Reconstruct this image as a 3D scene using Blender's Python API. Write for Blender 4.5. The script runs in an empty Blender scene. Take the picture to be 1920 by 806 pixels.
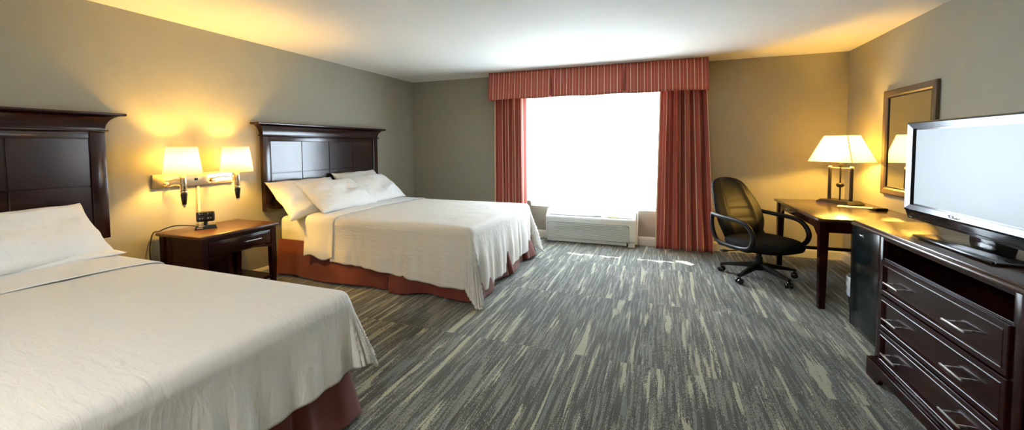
import bpy, bmesh, math, random
from mathutils import Vector, Matrix, noise
PI = math.pi
sc = bpy.context.scene
C = sc.collection
random.seed(7)

# ------------------------------------------------------------------ materials
def newmat(name):
    m = bpy.data.materials.new(name); m.use_nodes = True
    nt = m.node_tree; b = nt.nodes['Principled BSDF']
    return m, nt, b
def N(nt, t, **kw):
    n = nt.nodes.new(t)
    for k, v in kw.items():
        if k.startswith('i_'): n.inputs[k[2:].replace('_', ' ')].default_value = v
        else: setattr(n, k, v)
    return n
def simple(name, col, rough=.5, metal=0, bump=0, bscale=200, coat=0, spec=None, var=0.06, sheen=0, emit=None, estr=0):
    m, nt, b = newmat(name)
    b.inputs['Roughness'].default_value = rough; b.inputs['Metallic'].default_value = metal
    b.inputs['Coat Weight'].default_value = coat; b.inputs['Coat Roughness'].default_value = .08
    if spec is not None: b.inputs['Specular IOR Level'].default_value = spec
    if sheen: b.inputs['Sheen Weight'].default_value = sheen
    tc = N(nt, 'ShaderNodeTexCoord'); nz = N(nt, 'ShaderNodeTexNoise'); nz.inputs['Scale'].default_value = 9; nz.inputs['Detail'].default_value = 3
    nt.links.new(tc.outputs['Object'], nz.inputs['Vector'])
    r = N(nt, 'ShaderNodeValToRGB')
    r.color_ramp.elements[0].color = (*[c * (1 - var) for c in col], 1); r.color_ramp.elements[1].color = (*[min(1, c * (1 + var)) for c in col], 1)
    r.color_ramp.elements[0].position = .3; r.color_ramp.elements[1].position = .7
    nt.links.new(nz.outputs['Fac'], r.inputs['Fac']); nt.links.new(r.outputs['Color'], b.inputs['Base Color'])
    if bump:
        n2 = N(nt, 'ShaderNodeTexNoise'); n2.inputs['Scale'].default_value = bscale; n2.inputs['Detail'].default_value = 2
        nt.links.new(tc.outputs['Object'], n2.inputs['Vector'])
        bp = N(nt, 'ShaderNodeBump'); bp.inputs['Strength'].default_value = bump; bp.inputs['Distance'].default_value = .002
        nt.links.new(n2.outputs['Fac'], bp.inputs['Height']); nt.links.new(bp.outputs['Normal'], b.inputs['Normal'])
    if emit: b.inputs['Emission Color'].default_value = (*emit, 1); b.inputs['Emission Strength'].default_value = estr
    return m
def wood(name, c0, c1, rough=.25, coat=.25, axis='y', spec=.5):
    m, nt, b = newmat(name)
    tc = N(nt, 'ShaderNodeTexCoord'); mp = N(nt, 'ShaderNodeMapping')
    mp.inputs['Scale'].default_value = {'x': (2, 22, 22), 'y': (22, 2, 22), 'z': (22, 22, 2)}[axis]
    nz = N(nt, 'ShaderNodeTexNoise'); nz.inputs['Scale'].default_value = 2.2; nz.inputs['Detail'].default_value = 6; nz.inputs['Distortion'].default_value = .6
    r = N(nt, 'ShaderNodeValToRGB'); r.color_ramp.elements[0].color = (*c0, 1); r.color_ramp.elements[1].color = (*c1, 1)
    r.color_ramp.elements[0].position = .3; r.color_ramp.elements[1].position = .75
    nt.links.new(tc.outputs['Object'], mp.inputs['Vector']); nt.links.new(mp.outputs['Vector'], nz.inputs['Vector'])
    nt.links.new(nz.outputs['Fac'], r.inputs['Fac']); nt.links.new(r.outputs['Color'], b.inputs['Base Color'])
    b.inputs['Roughness'].default_value = rough; b.inputs['Coat Weight'].default_value = coat; b.inputs['Coat Roughness'].default_value = .12; b.inputs['Specular IOR Level'].default_value = spec
    return m
M = {}
M['wall'] = simple('wall_paint', (.345, .325, .255), .62, bump=.12, bscale=320, var=.02, spec=.3)
M['ceiling'] = simple('ceiling_paint', (.80, .79, .745), .8, bump=.15, bscale=250, var=.01, spec=.2)
M['white_trim'] = simple('white_trim', (.72, .70, .60), .4, var=.02)
M['window_white'] = simple('window_frame_white', (.8, .82, .82), .4, var=.02)
M['wood'] = wood('dark_cherry_wood', (.013, .0025, .0028), (.028, .0055, .005), .17, 0, 'y', .22)
M['wood_z'] = wood('dark_cherry_wood_upright', (.013, .0025, .0028), (.028, .0055, .005), .17, 0, 'z', .22)
M['wood_x'] = wood('dark_cherry_wood_cross', (.013, .0025, .0028), (.028, .0055, .005), .17, 0, 'x', .22)
M['polish'] = wood('polished_headboard_wood', (.013, .0025, .0028), (.026, .005, .0048), .2, 0, 'z', .75)
M['polish_y'] = wood('polished_headboard_wood_rail', (.013, .0025, .0028), (.026, .005, .0048), .2, 0, 'y', .75)
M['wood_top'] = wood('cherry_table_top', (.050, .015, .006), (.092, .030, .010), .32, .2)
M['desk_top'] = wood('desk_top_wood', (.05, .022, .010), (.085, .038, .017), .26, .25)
M['skirt'] = simple('rust_red_skirt_fabric', (.14, .023, .013), .8, bump=.3, bscale=500, var=.08, sheen=.2)
M['sheet'] = simple('white_cotton', (.76, .76, .74), .8, bump=.2, bscale=60, var=.015, sheen=.15)
M['brass'] = simple('brushed_brass_nickel', (.62, .52, .36), .3, 1, var=.04)
M['nickel'] = simple('brushed_nickel', (.75, .73, .70), .28, 1, var=.03)
M['black_gloss'] = simple('black_gloss_plastic', (.012, .012, .014), .15, coat=.4)
M['black'] = simple('black_plastic', (.010, .010, .011), .42, spec=.25)
M['leather'] = simple('black_leather', (.010, .009, .009), .45, bump=.35, bscale=260, spec=.22)
M['seat_fabric'] = simple('black_seat_fabric', (.008, .007, .007), .85, bump=.4, bscale=500, spec=.15)
M['fridge'] = simple('black_fridge_enamel', (.006, .010, .011), .14, spec=.3)
M['ac'] = simple('white_ac_plastic', (.78, .80, .77), .42, var=.02)
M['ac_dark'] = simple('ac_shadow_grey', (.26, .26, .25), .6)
M['mirror_frame'] = wood('bronze_mirror_frame', (.10, .065, .03), (.17, .115, .06), .4, .1, 'z')
M['silver'] = simple('polished_silver_plastic', (.075, .08, .086), .16, .85, var=.03)
M['paper'] = simple('white_paper', (.85, .84, .80), .7, var=.01)
M['paper_blue'] = simple('blue_paper', (.35, .50, .62), .7)
M['paper_pink'] = simple('pink_paper', (.75, .45, .45), .7)
M['yellow_tag'] = simple('yellow_green_tag', (.45, .50, .06), .6)
M['bag'] = simple('clear_bin_liner', (.55, .60, .62), .25, bump=.8, bscale=90, var=.25)
M['lampblack'] = simple('lamp_dark_bronze', (.03, .022, .015), .35, .4)
M['conduit'] = simple('cord_cover_beige', (.62, .57, .45), .5)
M['piping'] = simple('shade_seam_trim', (.60, .42, .26), .7)

def shade_mat():
    m, nt, b = newmat('lamp_shade_fabric')
    out = nt.nodes['Material Output']; nt.nodes.remove(b)
    tc = N(nt, 'ShaderNodeTexCoord'); nz = N(nt, 'ShaderNodeTexNoise'); nz.inputs['Scale'].default_value = 300
    nt.links.new(tc.outputs['Object'], nz.inputs['Vector'])
    r = N(nt, 'ShaderNodeValToRGB'); r.color_ramp.elements[0].color = (.93, .89, .79, 1); r.color_ramp.elements[1].color = (.97, .94, .86, 1)
    nt.links.new(nz.outputs['Fac'], r.inputs['Fac'])
    d = N(nt, 'ShaderNodeBsdfDiffuse'); t = N(nt, 'ShaderNodeBsdfTranslucent'); mx = N(nt, 'ShaderNodeMixShader'); mx.inputs[0].default_value = .62
    nt.links.new(r.outputs['Color'], d.inputs['Color']); nt.links.new(r.outputs['Color'], t.inputs['Color'])
    nt.links.new(d.outputs[0], mx.inputs[1]); nt.links.new(t.outputs[0], mx.inputs[2]); nt.links.new(mx.outputs[0], out.inputs['Surface'])
    return m
M['shade'] = shade_mat()
def bulb_mat():
    # frosted glass envelope: lets its lamp shine through and glows itself
    m, nt, b = newmat('warm_bulb'); out = nt.nodes['Material Output']; nt.nodes.remove(b)
    tr = N(nt, 'ShaderNodeBsdfTransparent'); em = N(nt, 'ShaderNodeEmission'); em.inputs['Color'].default_value = (1, .62, .26, 1); em.inputs['Strength'].default_value = 3
    ad = N(nt, 'ShaderNodeAddShader'); nt.links.new(tr.outputs[0], ad.inputs[0]); nt.links.new(em.outputs[0], ad.inputs[1]); nt.links.new(ad.outputs[0], out.inputs['Surface'])
    return m
M['bulb'] = bulb_mat()

def sheer_mat():
    m, nt, b = newmat('sheer_voile')
    out = nt.nodes['Material Output']; nt.nodes.remove(b)
    tr = N(nt, 'ShaderNodeBsdfTransparent'); tl = N(nt, 'ShaderNodeBsdfTranslucent'); df = N(nt, 'ShaderNodeBsdfDiffuse')
    tl.inputs['Color'].default_value = (.93, .94, .95, 1); df.inputs['Color'].default_value = (.85, .85, .86, 1)
    tr.inputs['Color'].default_value = (.95, .96, .97, 1)
    tc = N(nt, 'ShaderNodeTexCoord'); nz = N(nt, 'ShaderNodeTexNoise'); nz.inputs['Scale'].default_value = 40
    mp = N(nt, 'ShaderNodeMapping'); mp.inputs['Scale'].default_value = (1, 1, .05)
    nt.links.new(tc.outputs['Object'], mp.inputs['Vector']); nt.links.new(mp.outputs['Vector'], nz.inputs['Vector'])
    mr = N(nt, 'ShaderNodeMapRange'); mr.inputs['From Min'].default_value = .3; mr.inputs['From Max'].default_value = .7; mr.inputs['To Min'].default_value = .93; mr.inputs['To Max'].default_value = .99
    nt.links.new(nz.outputs['Fac'], mr.inputs['Value'])
    a = N(nt, 'ShaderNodeMixShader'); a.inputs[0].default_value = .35
    nt.links.new(tl.outputs[0], a.inputs[1]); nt.links.new(df.outputs[0], a.inputs[2])
    mx = N(nt, 'ShaderNodeMixShader'); nt.links.new(mr.outputs[0], mx.inputs[0])
    nt.links.new(tr.outputs[0], mx.inputs[1]); nt.links.new(a.outputs[0], mx.inputs[2]); nt.links.new(mx.outputs[0], out.inputs['Surface'])
    return m
M['sheer'] = sheer_mat()
def glass_mat():
    m, nt, b = newmat('window_glass')
    out = nt.nodes['Material Output']; nt.nodes.remove(b)
    tr = N(nt, 'ShaderNodeBsdfTransparent'); gl = N(nt, 'ShaderNodeBsdfGlossy'); gl.inputs['Roughness'].default_value = .02
    mx = N(nt, 'ShaderNodeMixShader'); mx.inputs[0].default_value = .05; nt.links.new(tr.outputs[0], mx.inputs[1]); nt.links.new(gl.outputs[0], mx.inputs[2])
    nt.links.new(mx.outputs[0], out.inputs['Surface'])
    return m
M['glass'] = glass_mat()
def mirror_mat():
    m, nt, b = newmat('mirror_glass'); b.inputs['Base Color'].default_value = (.82, .84, .82, 1); b.inputs['Metallic'].default_value = 1; b.inputs['Roughness'].default_value = .015
    return m
M['mirror'] = mirror_mat()
def screen_mat():
    m, nt, b = newmat('reflection_glow_screen')
    b.inputs['Base Color'].default_value = (.02, .022, .025, 1); b.inputs['Roughness'].default_value = .34; b.inputs['Specular IOR Level'].default_value = .3
    b.inputs['Emission Color'].default_value = (.62, .76, .84, 1); b.inputs['Emission Strength'].default_value = .42  # pale glow stands in for the window reflected in the screen
    return m
M['screen'] = screen_mat()

def striped():
    m, nt, b = newmat('red_striped_drapery')
    uv = N(nt, 'ShaderNodeUVMap'); uv.uv_map = 'UVMap'
    sp = N(nt, 'ShaderNodeSeparateXYZ'); nt.links.new(uv.outputs['UV'], sp.inputs[0])
    def band(period, phase, w):
        a = N(nt, 'ShaderNodeMath', operation='ADD'); a.inputs[1].default_value = phase; nt.links.new(sp.outputs[0], a.inputs[0])
        mo = N(nt, 'ShaderNodeMath', operation='FLOORED_MODULO'); mo.inputs[1].default_value = period; nt.links.new(a.outputs[0], mo.inputs[0])
        lt = N(nt, 'ShaderNodeMath', operation='LESS_THAN'); lt.inputs[1].default_value = w; nt.links.new(mo.outputs[0], lt.inputs[0])
        return lt.outputs[0]
    P = .080
    cream = band(P, 0, .0085); pink = band(P, P / 2, .006); dark = band(.0133, 0, .004)
    m1 = N(nt, 'ShaderNodeMix', data_type='RGBA'); m1.inputs['A'].default_value = (.44, .085, .058, 1); m1.inputs['B'].default_value = (.37, .066, .046, 1)
    nt.links.new(dark, m1.inputs['Factor'])
    m2 = N(nt, 'ShaderNodeMix', data_type='RGBA'); m2.inputs['B'].default_value = (.62, .26, .19, 1)
    nt.links.new(pink, m2.inputs['Factor']); nt.links.new(m1.outputs['Result'], m2.inputs['A'])
    m3 = N(nt, 'ShaderNodeMix', data_type='RGBA'); m3.inputs['B'].default_value = (.74, .60, .38, 1)
    nt.links.new(cream, m3.inputs['Factor']); nt.links.new(m2.outputs['Result'], m3.inputs['A'])
    nt.links.new(m3.outputs['Result'], b.inputs['Base Color'])
    b.inputs['Roughness'].default_value = .7; b.inputs['Sheen Weight'].default_value = .15
    # cloth lets a little daylight through
    out = nt.nodes['Material Output']; tl = N(nt, 'ShaderNodeBsdfTranslucent'); nt.links.new(m3.outputs['Result'], tl.inputs['Color'])
    mx = N(nt, 'ShaderNodeMixShader'); mx.inputs[0].default_value = .05
    nt.links.new(b.outputs[0], mx.inputs[1]); nt.links.new(tl.outputs[0], mx.inputs[2]); nt.links.new(mx.outputs[0], out.inputs['Surface'])
    return m
M['drape'] = striped()

def coverlet_mat():
    m, nt, b = newmat('white_crinkle_coverlet')
    b.inputs['Base Color'].default_value = (.74, .72, .67, 1); b.inputs['Roughness'].default_value = .8; b.inputs['Sheen Weight'].default_value = .1
    uv = N(nt, 'ShaderNodeUVMap'); uv.uv_map = 'UVMap'
    mp = N(nt, 'ShaderNodeMapping'); mp.inputs['Scale'].default_value = (13, 42, 1)
    nt.links.new(uv.outputs['UV'], mp.inputs['Vector'])
    n1 = N(nt, 'ShaderNodeTexNoise'); n1.inputs['Scale'].default_value = 1.0; n1.inputs['Detail'].default_value = 5; n1.inputs['Distortion'].default_value = .7
    nt.links.new(mp.outputs['Vector'], n1.inputs['Vector'])
    n2 = N(nt, 'ShaderNodeTexNoise'); n2.inputs['Scale'].default_value = 26; n2.inputs['Detail'].default_value = 3
    nt.links.new(uv.outputs['UV'], n2.inputs['Vector'])
    sc2 = N(nt, 'ShaderNodeMath', operation='MULTIPLY'); sc2.inputs[1].default_value = .35; nt.links.new(n2.outputs['Fac'], sc2.inputs[0])
    ad = N(nt, 'ShaderNodeMath', operation='ADD'); nt.links.new(n1.outputs['Fac'], ad.inputs[0]); nt.links.new(sc2.outputs[0], ad.inputs[1])
    bp = N(nt, 'ShaderNodeBump'); bp.inputs['Strength'].default_value = .5; bp.inputs['Distance'].default_value = .010
    nt.links.new(ad.outputs[0], bp.inputs['Height']); nt.links.new(bp.outputs['Normal'], b.inputs['Normal'])
    return m
M['coverlet'] = coverlet_mat()
def pillow_mat():
    m, nt, b = newmat('white_pillowcase')
    b.inputs['Base Color'].default_value = (.80, .80, .78, 1); b.inputs['Roughness'].default_value = .75
    tc = N(nt, 'ShaderNodeTexCoord')
    n1 = N(nt, 'ShaderNodeTexNoise'); n1.inputs['Scale'].default_value = 7; n1.inputs['Detail'].default_value = 3; n1.inputs['Distortion'].default_value = 1.5
    nt.links.new(tc.outputs['Object'], n1.inputs['Vector'])
    bp = N(nt, 'ShaderNodeBump'); bp.inputs['Strength'].default_value = .45; bp.inputs['Distance'].default_value = .02
    nt.links.new(n1.outputs['Fac'], bp.inputs['Height']); nt.links.new(bp.outputs['Normal'], b.inputs['Normal'])
    return m
M['pillow'] = pillow_mat()

def carpet_mat():
    m, nt, b = newmat('streaked_carpet_tiles')
    L = nt.links.new
    tc = N(nt, 'ShaderNodeTexCoord'); sp = N(nt, 'ShaderNodeSeparateXYZ'); L(tc.outputs['Object'], sp.inputs[0])
    def math_(op, a, bb=None):
        n = N(nt, 'ShaderNodeMath', operation=op)
        for i, v in enumerate((a, bb)):
            if v is None: continue
            if isinstance(v, (int, float)): n.inputs[i].default_value = v
            else: L(v, n.inputs[i])
        return n.outputs[0]
    tx = math_('FLOOR', math_('DIVIDE', math_('ADD', sp.outputs[0], .12), .515))
    ty = math_('FLOOR', math_('DIVIDE', math_('ADD', sp.outputs[1], -.41), 1.03))
    cv = N(nt, 'ShaderNodeCombineXYZ'); L(tx, cv.inputs[0]); L(ty, cv.inputs[1])
    wn = N(nt, 'ShaderNodeTexWhiteNoise', noise_dimensions='3D'); L(cv.outputs[0], wn.inputs['Vector'])
    rnd = math_('MULTIPLY', wn.outputs['Value'], 37.0)
    def coords(sx, sy):
        c = N(nt, 'ShaderNodeCombineXYZ'); L(math_('MULTIPLY', sp.outputs[0], sx), c.inputs[0]); L(math_('MULTIPLY', sp.outputs[1], sy), c.inputs[1]); L(rnd, c.inputs[2]); return c.outputs[0]
    def nz(sx, sy, det=3, rough=.55, dist=0):
        n = N(nt, 'ShaderNodeTexNoise'); n.inputs['Scale'].default_value = 1; n.inputs['Detail'].default_value = det; n.inputs['Roughness'].default_value = rough; n.inputs['Distortion'].default_value = dist
        L(coords(sx, sy), n.inputs['Vector']); return n.outputs['Fac']
    def ramp(v, lo, hi):
        n = N(nt, 'ShaderNodeMapRange'); n.inputs['From Min'].default_value = lo; n.inputs['From Max'].default_value = hi; L(v, n.inputs['Value']); return n.outputs[0]
    fine = nz(230, 110, 1)
    rib = nz(160, 3, 1)
    mid = nz(55, 2.8, 4, .6, .25)
    cream = nz(24, 1.35, 4, .55, .25)
    midm = ramp(math_('ADD', mid, math_('MULTIPLY', math_('SUBTRACT', fine, .5), .5)), .508, .555)
    crm = ramp(math_('ADD', cream, math_('MULTIPLY', math_('SUBTRACT', fine, .5), .12)), .585, .612)
    blue = ramp(nz(33, 1.8, 2), .62, .68)
    A = N(nt, 'ShaderNodeMix', data_type='RGBA'); A.inputs['A'].default_value = (.030, .030, .023, 1); A.inputs['B'].default_value = (.066, .067, .053, 1); L(ramp(rib, .35, .65), A.inputs['Factor'])
    B_ = N(nt, 'ShaderNodeMix', data_type='RGBA'); B_.inputs['B'].default_value = (.168, .170, .138, 1); L(midm, B_.inputs['Factor']); L(A.outputs['Result'], B_.inputs['A'])
    D_ = N(nt, 'ShaderNodeMix', data_type='RGBA'); D_.inputs['B'].default_value = (.15, .18, .18, 1); L(math_('MULTIPLY', blue, .6), D_.inputs['Factor']); L(B_.outputs['Result'], D_.inputs['A'])
    E_ = N(nt, 'ShaderNodeMix', data_type='RGBA'); E_.inputs['B'].default_value = (.33, .325, .225, 1); L(crm, E_.inputs['Factor']); L(D_.outputs['Result'], E_.inputs['A'])
    F_ = N(nt, 'ShaderNodeMix', data_type='RGBA', blend_type='MULTIPLY'); F_.inputs['Factor'].default_value = .55; L(E_.outputs['Result'], F_.inputs['A'])
    g = N(nt, 'ShaderNodeCombineColor'); fr = math_('ADD', math_('MULTIPLY', fine, 1.3), .35)
    for i in range(3): L(fr, g.inputs[i])
    L(g.outputs[0], F_.inputs['B'])
    L(F_.outputs['Result'], b.inputs['Base Color']); b.inputs['Roughness'].default_value = .9; b.inputs['Specular IOR Level'].default_value = .25
    b.inputs['Sheen Weight'].default_value = .25
    bp = N(nt, 'ShaderNodeBump'); bp.inputs['Strength'].default_value = .6; bp.inputs['Distance'].default_value = .004
    L(math_('ADD', fine, math_('MULTIPLY', rib, 1.0)), bp.inputs['Height']); L(bp.outputs['Normal'], b.inputs['Normal'])
    return m
M['carpet'] = carpet_mat()

# ------------------------------------------------------------------ mesh helpers
class MB:
    def __init__(s): s.bm = bmesh.new(); s.uv = None
    def _xf(s, vs, m):
        if m is not None: bmesh.ops.transform(s.bm, matrix=m, verts=vs)
    def box(s, lo, hi, bev=0, seg=2, m=None):
        c = [(lo[i] + hi[i]) / 2 for i in range(3)]; d = [abs(hi[i] - lo[i]) for i in range(3)]
        r = bmesh.ops.create_cube(s.bm, size=1, matrix=Matrix.Translation(c) @ Matrix.Diagonal((*d, 1)))
        vs = r['verts']
        if bev:
            es = list({e for v in vs for e in v.link_edges})
            rr = bmesh.ops.bevel(s.bm, geom=es, offset=min(bev, min(d) * .49), segments=seg, affect='EDGES', profile=.5)
            vs = list({v for f in rr['faces'] for v in f.verts} | {v for v in vs if v.is_valid})
        s._xf(vs, m); return s
    def prism(s, poly, axis, a, b, bev=0, m=None):
        """poly: 2-D outline in the two other axes (in x,y,z order), extruded along axis from a to b"""
        def P(p, t):
            return {'x': (t, p[0], p[1]), 'y': (p[0], t, p[1]), 'z': (p[0], p[1], t)}[axis]
        v0 = [s.bm.verts.new(P(p, a)) for p in poly]; v1 = [s.bm.verts.new(P(p, b)) for p in poly]; n = len(poly)
        fs = [s.bm.faces.new(v0), s.bm.faces.new(list(reversed(v1)))]
        for i in range(n): fs.append(s.bm.faces.new((v0[i], v1[i], v1[(i + 1) % n], v0[(i + 1) % n])))
        vs = v0 + v1
        if bev:
            es = list({e for f in fs[:2] for e in f.edges})
            rr = bmesh.ops.bevel(s.bm, geom=es, offset=bev, segments=2, affect='EDGES', profile=.5)
            vs = list({v for f in rr['faces'] for v in f.verts} | {v for v in vs if v.is_valid})
        s._xf(vs, m); return s
    def lathe(s, prof, c=(0, 0, 0), n=32, m=None, axis='z'):
        rings = []; allv = []
        for (r, z) in prof:
            ring = []
            for i in range(n):
                a = 2 * PI * i / n
                p = (r * math.cos(a), r * math.sin(a), z)
                if axis == 'x': p = (z, p[0], p[1])
                if axis == 'y': p = (p[0], z, p[1])
                ring.append(s.bm.verts.new((c[0] + p[0], c[1] + p[1], c[2] + p[2])))
            rings.append(ring); allv += ring
        for a, b in zip(rings[:-1], rings[1:]):
            for i in range(n): s.bm.faces.new((a[i], a[(i + 1) % n], b[(i + 1) % n], b[i]))
        if prof[0][0] > 1e-5: s.bm.faces.new(list(reversed(rings[0])))
        if prof[-1][0] > 1e-5: s.bm.faces.new(rings[-1])
        s._xf(allv, m); return s
    def cyl(s, a, b, r, r2=None, n=20):
        return s.tube([a, b], r, n=n, r2=r2)
    def tube(s, pts, r, n=12, r2=None, flat=1.0, closed=False):
        pts = [Vector(p) for p in pts]; k = len(pts); rings = []
        up = None
        for i, p in enumerate(pts):
            if closed: t = (pts[(i + 1) % k] - pts[i - 1]).normalized()
            else: t = (pts[min(i + 1, k - 1)] - pts[max(i - 1, 0)]).normalized()
            if up is None:
                up = Vector((0, 0, 1)) if abs(t.z) < .9 else Vector((1, 0, 0))
            side = t.cross(up)
            if side.length < 1e-4: side = t.cross(Vector((0, 1, 0)))
            side.normalize(); upv = side.cross(t).normalized(); up = upv
            rr = r if r2 is None else r + (r2 - r) * i / (k - 1)
            rings.append([s.bm.verts.new(p + side * math.cos(2 * PI * j / n) * rr + upv * math.sin(2 * PI * j / n) * rr * flat) for j in range(n)])
        prs = list(zip(rings[:-1], rings[1:])) + ([(rings[-1], rings[0])] if closed else [])
        for a, b in prs:
            for j in range(n): s.bm.faces.new((a[j], a[(j + 1) % n], b[(j + 1) % n], b[j]))
        if not closed:
            s.bm.faces.new(list(reversed(rings[0]))); s.bm.faces.new(rings[-1])
        return s
    def grid(s, fn, nu, nv, uvfn=None):
        uvl = s.bm.loops.layers.uv.get('UVMap') or s.bm.loops.layers.uv.new('UVMap')
        vs = [[s.bm.verts.new(fn(i / nu, j / nv)) for j in range(nv + 1)] for i in range(nu + 1)]
        for i in range(nu):
            for j in range(nv):
                f = s.bm.faces.new((vs[i][j], vs[i + 1][j], vs[i + 1][j + 1], vs[i][j + 1]))
                if uvfn:
                    for lp, (a, b) in zip(f.loops, ((i, j), (i + 1, j), (i + 1, j + 1), (i, j + 1))): lp[uvl].uv = uvfn(a / nu, b / nv)
        return s
    def build(s, name, mat, parent=None, smooth=False, sub=0, solid=0, offset=0, fixn=True, auto=True):
        if fixn: bmesh.ops.recalc_face_normals(s.bm, faces=s.bm.faces)
        me = bpy.data.meshes.new(name); s.bm.to_mesh(me); s.bm.free()
        me.materials.append(mat)
        if smooth:
            for p in me.polygons: p.use_smooth = True
            if auto: me.set_sharp_from_angle(angle=math.radians(40))
        o = bpy.data.objects.new(name, me); C.objects.link(o)
        if parent is not None: o.parent = parent
        if solid:
            md = o.modifiers.new('thick', 'SOLIDIFY'); md.thickness = solid; md.offset = offset
        if sub:
            md = o.modifiers.new('sub', 'SUBSURF'); md.levels = sub; md.render_levels = sub
        return o
def box(name, lo, hi, mat, parent=None, bev=.003): return MB().box(lo, hi, bev).build(name, mat, parent, smooth=bool(bev))
def tag(o, label, cat, group=None):
    o['label'] = label; o['category'] = cat
    if group: o['group'] = group
    return o
def thing(name, label, cat, loc=(0, 0, 0), rz=0, group=None):
    o = bpy.data.objects.new(name, None); C.objects.link(o); o.location = loc; o.rotation_euler = (0, 0, rz)
    o.empty_display_size = .1
    return tag(o, label, cat, group)
def struct(o): o['kind'] = 'structure'; return o
def copy_tree(o, parent=None):
    c = o.copy(); C.objects.link(c); c.parent = parent
    for ch in list(o.children): copy_tree(ch, c)
    return c
def sm(x): x = max(0, min(1, x)); return x * x * (3 - 2 * x)
def fn1(x, seed=0, f=1): return noise.noise(Vector((x * f, seed * 7.31, .37)))
def fn2(x, y, seed=0): return noise.noise(Vector((x, y, seed * 5.7 + .21)))

# ------------------------------------------------------------------ room
L, R, D, H = 3.764, 1.94, 5.563, 2.35
YB = -2.4
WX0, WX1, WZ0, WZ1 = -1.775, -.005, .455, 2.02
struct(MB().box((-L - .1, YB - .1, -.1), (R + .1, D + .2, 0)).build('floor', M['carpet']))
struct(MB().box((-L - .1, YB - .1, H), (R + .1, D + .2, H + .1)).build('ceiling', M['ceiling']))
struct(MB().box((-L - .1, YB - .1, 0), (-L, D + .2, H)).build('wall_left', M['wall']))
struct(MB().box((R, YB - .1, 0), (R + .1, D + .2, H)).build('wall_right', M['wall']))
struct(MB().box((-L, YB - .1, 0), (R, YB, H)).build('wall_front', M['wall']))
wb = MB(); T = .16
wb.box((-L, D, 0), (WX0, D + T, H)); wb.box((WX1, D, 0), (R, D + T, H)); wb.box((WX0, D, 0), (WX1, D + T, WZ0)); wb.box((WX0, D, WZ1), (WX1, D + T, H))
struct(wb.build('wall_back', M['wall']))
def baseboard(name, a, b, n):
    """a,b end points on the floor, n inward normal"""
    a = Vector((*a, 0)); b = Vector((*b, 0)); n = Vector((*n, 0)); mb = MB(); prof = [(0, 0), (.014, 0), (.014, .085), (.009, .10), (.004, .112), (0, .115)]
    va = [mb.bm.verts.new(a + n * p + Vector((0, 0, z))) for p, z in prof]; vb = [mb.bm.verts.new(b + n * p + Vector((0, 0, z))) for p, z in prof]
    mb.bm.faces.new(va); mb.bm.faces.new(list(reversed(vb)))
    for i in range(len(prof)): mb.bm.faces.new((va[i], vb[i], vb[(i + 1) % len(prof)], va[(i + 1) % len(prof)]))
    struct(mb.build(name, M['white_trim']))
baseboard('baseboard_left', (-L, YB), (-L, D), (1, 0))
baseboard('baseboard_right', (R, YB), (R, D), (-1, 0))
baseboard('baseboard_back', (-L, D), (R, D), (0, -1))
# window
win = bpy.data.objects.new('window_1', None); C.objects.link(win); win['kind'] = 'structure'; win.location = ((WX0 + WX1) / 2, D + .10, WZ0)
wx, wh = (WX1 - WX0) / 2, WZ1 - WZ0
f = MB(); fw = .055
for lo, hi in [((-wx, -.03, 0), (-wx + fw, .04, wh)), ((wx - fw, -.03, 0), (wx, .04, wh)), ((-wx, -.03, 0), (wx, .04, fw)), ((-wx, -.03, wh - fw), (wx, .04, wh))]: f.box(lo, hi, .004)
f.build('window_frame', M['window_white'], win)
box('mullion', (-.035 - .03, -.032, fw), (-.035 + .03, .03, wh - fw), M['window_white'], win)
box('window_pane', (-wx + fw, -.003, fw), (wx - fw, .003, wh - fw), M['glass'], win, 0)
box('window_sill', (-wx, -.10, -.004), (wx, -.03, .012), M['window_white'], win)

# ------------------------------------------------------------------ headboards
def headboard(yc, label):
    t = thing('headboard', label, 'headboard', (-L, yc, .68), 0)
    hw, h = .86, .70          # local: x out of the wall, y along it, z up from the lower edge
    pt = h + .01
    x1 = .042
    mb = MB(); rows = [(.0, .375), (.381, pt - .002)]
    cols = [-.78, -.39, 0, .39, .78]
    mb.box((.004, -.79, 0), (x1 - .009, .79, pt))
    for a, b in zip(cols[:-1], cols[1:]):
        for z0, z1 in rows: mb.box((x1 - .012, a + .003, z0), (x1 - .003, b - .003, z1), .0022, 1)
    mb.build('panel', M['polish'], t, True)
    for s in (-1, 1):
        p = MB(); a, b = sorted((s * .775, s * hw)); p.box((.004, a, 0), (x1 + .010, b, h + .055), .004); p.build('post', M['polish'], t, True)
    MB().box((.004, -.775, pt - .006), (x1 + .004, .775, h + .055), .003).build('top_rail', M['polish_y'], t, True)
    MB().box((.004, -.775, .0), (x1 + .004, .775, .045), .003).build('bottom_rail', M['polish_y'], t, True)
    MB().box((.002, -hw - .018, h + .055), (x1 + .028, hw + .018, h + .070), .006, 3).build('moulding', M['polish_y'], t, True)
    c = MB(); rings = []; n = 12
    prof = [(0, h + .070)]
    for i in range(n + 1):
        q = i / n * PI / 2
        prof.append((.078 * (1 - math.cos(q)), h + .070 + .098 * math.sin(q)))
    prof += [(.090, h + .170), (.094, h + .176), (.094, h + .184), (.090, h + .189), (.06, h + .190)]
    for o, z in prof:
        y = hw + o; x = x1 + .012 + o * .75
        rings.append([c.bm.verts.new(v) for v in ((.002, -y, z), (x, -y, z), (x, y, z), (.002, y, z))])
    for a, b in zip(rings[:-1], rings[1:]):
        for i in range(4): c.bm.faces.new((a[i], a[(i + 1) % 4], b[(i + 1) % 4], b[i]))
    c.bm.faces.new(rings[-1]); c.bm.faces.new(list(reversed(rings[0])))
    c.build('cornice', M['polish_y'], t, True)
    return t
headboard(3.76, 'dark cherry wood panel headboard with flared cornice, window glare on its panels')
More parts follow.
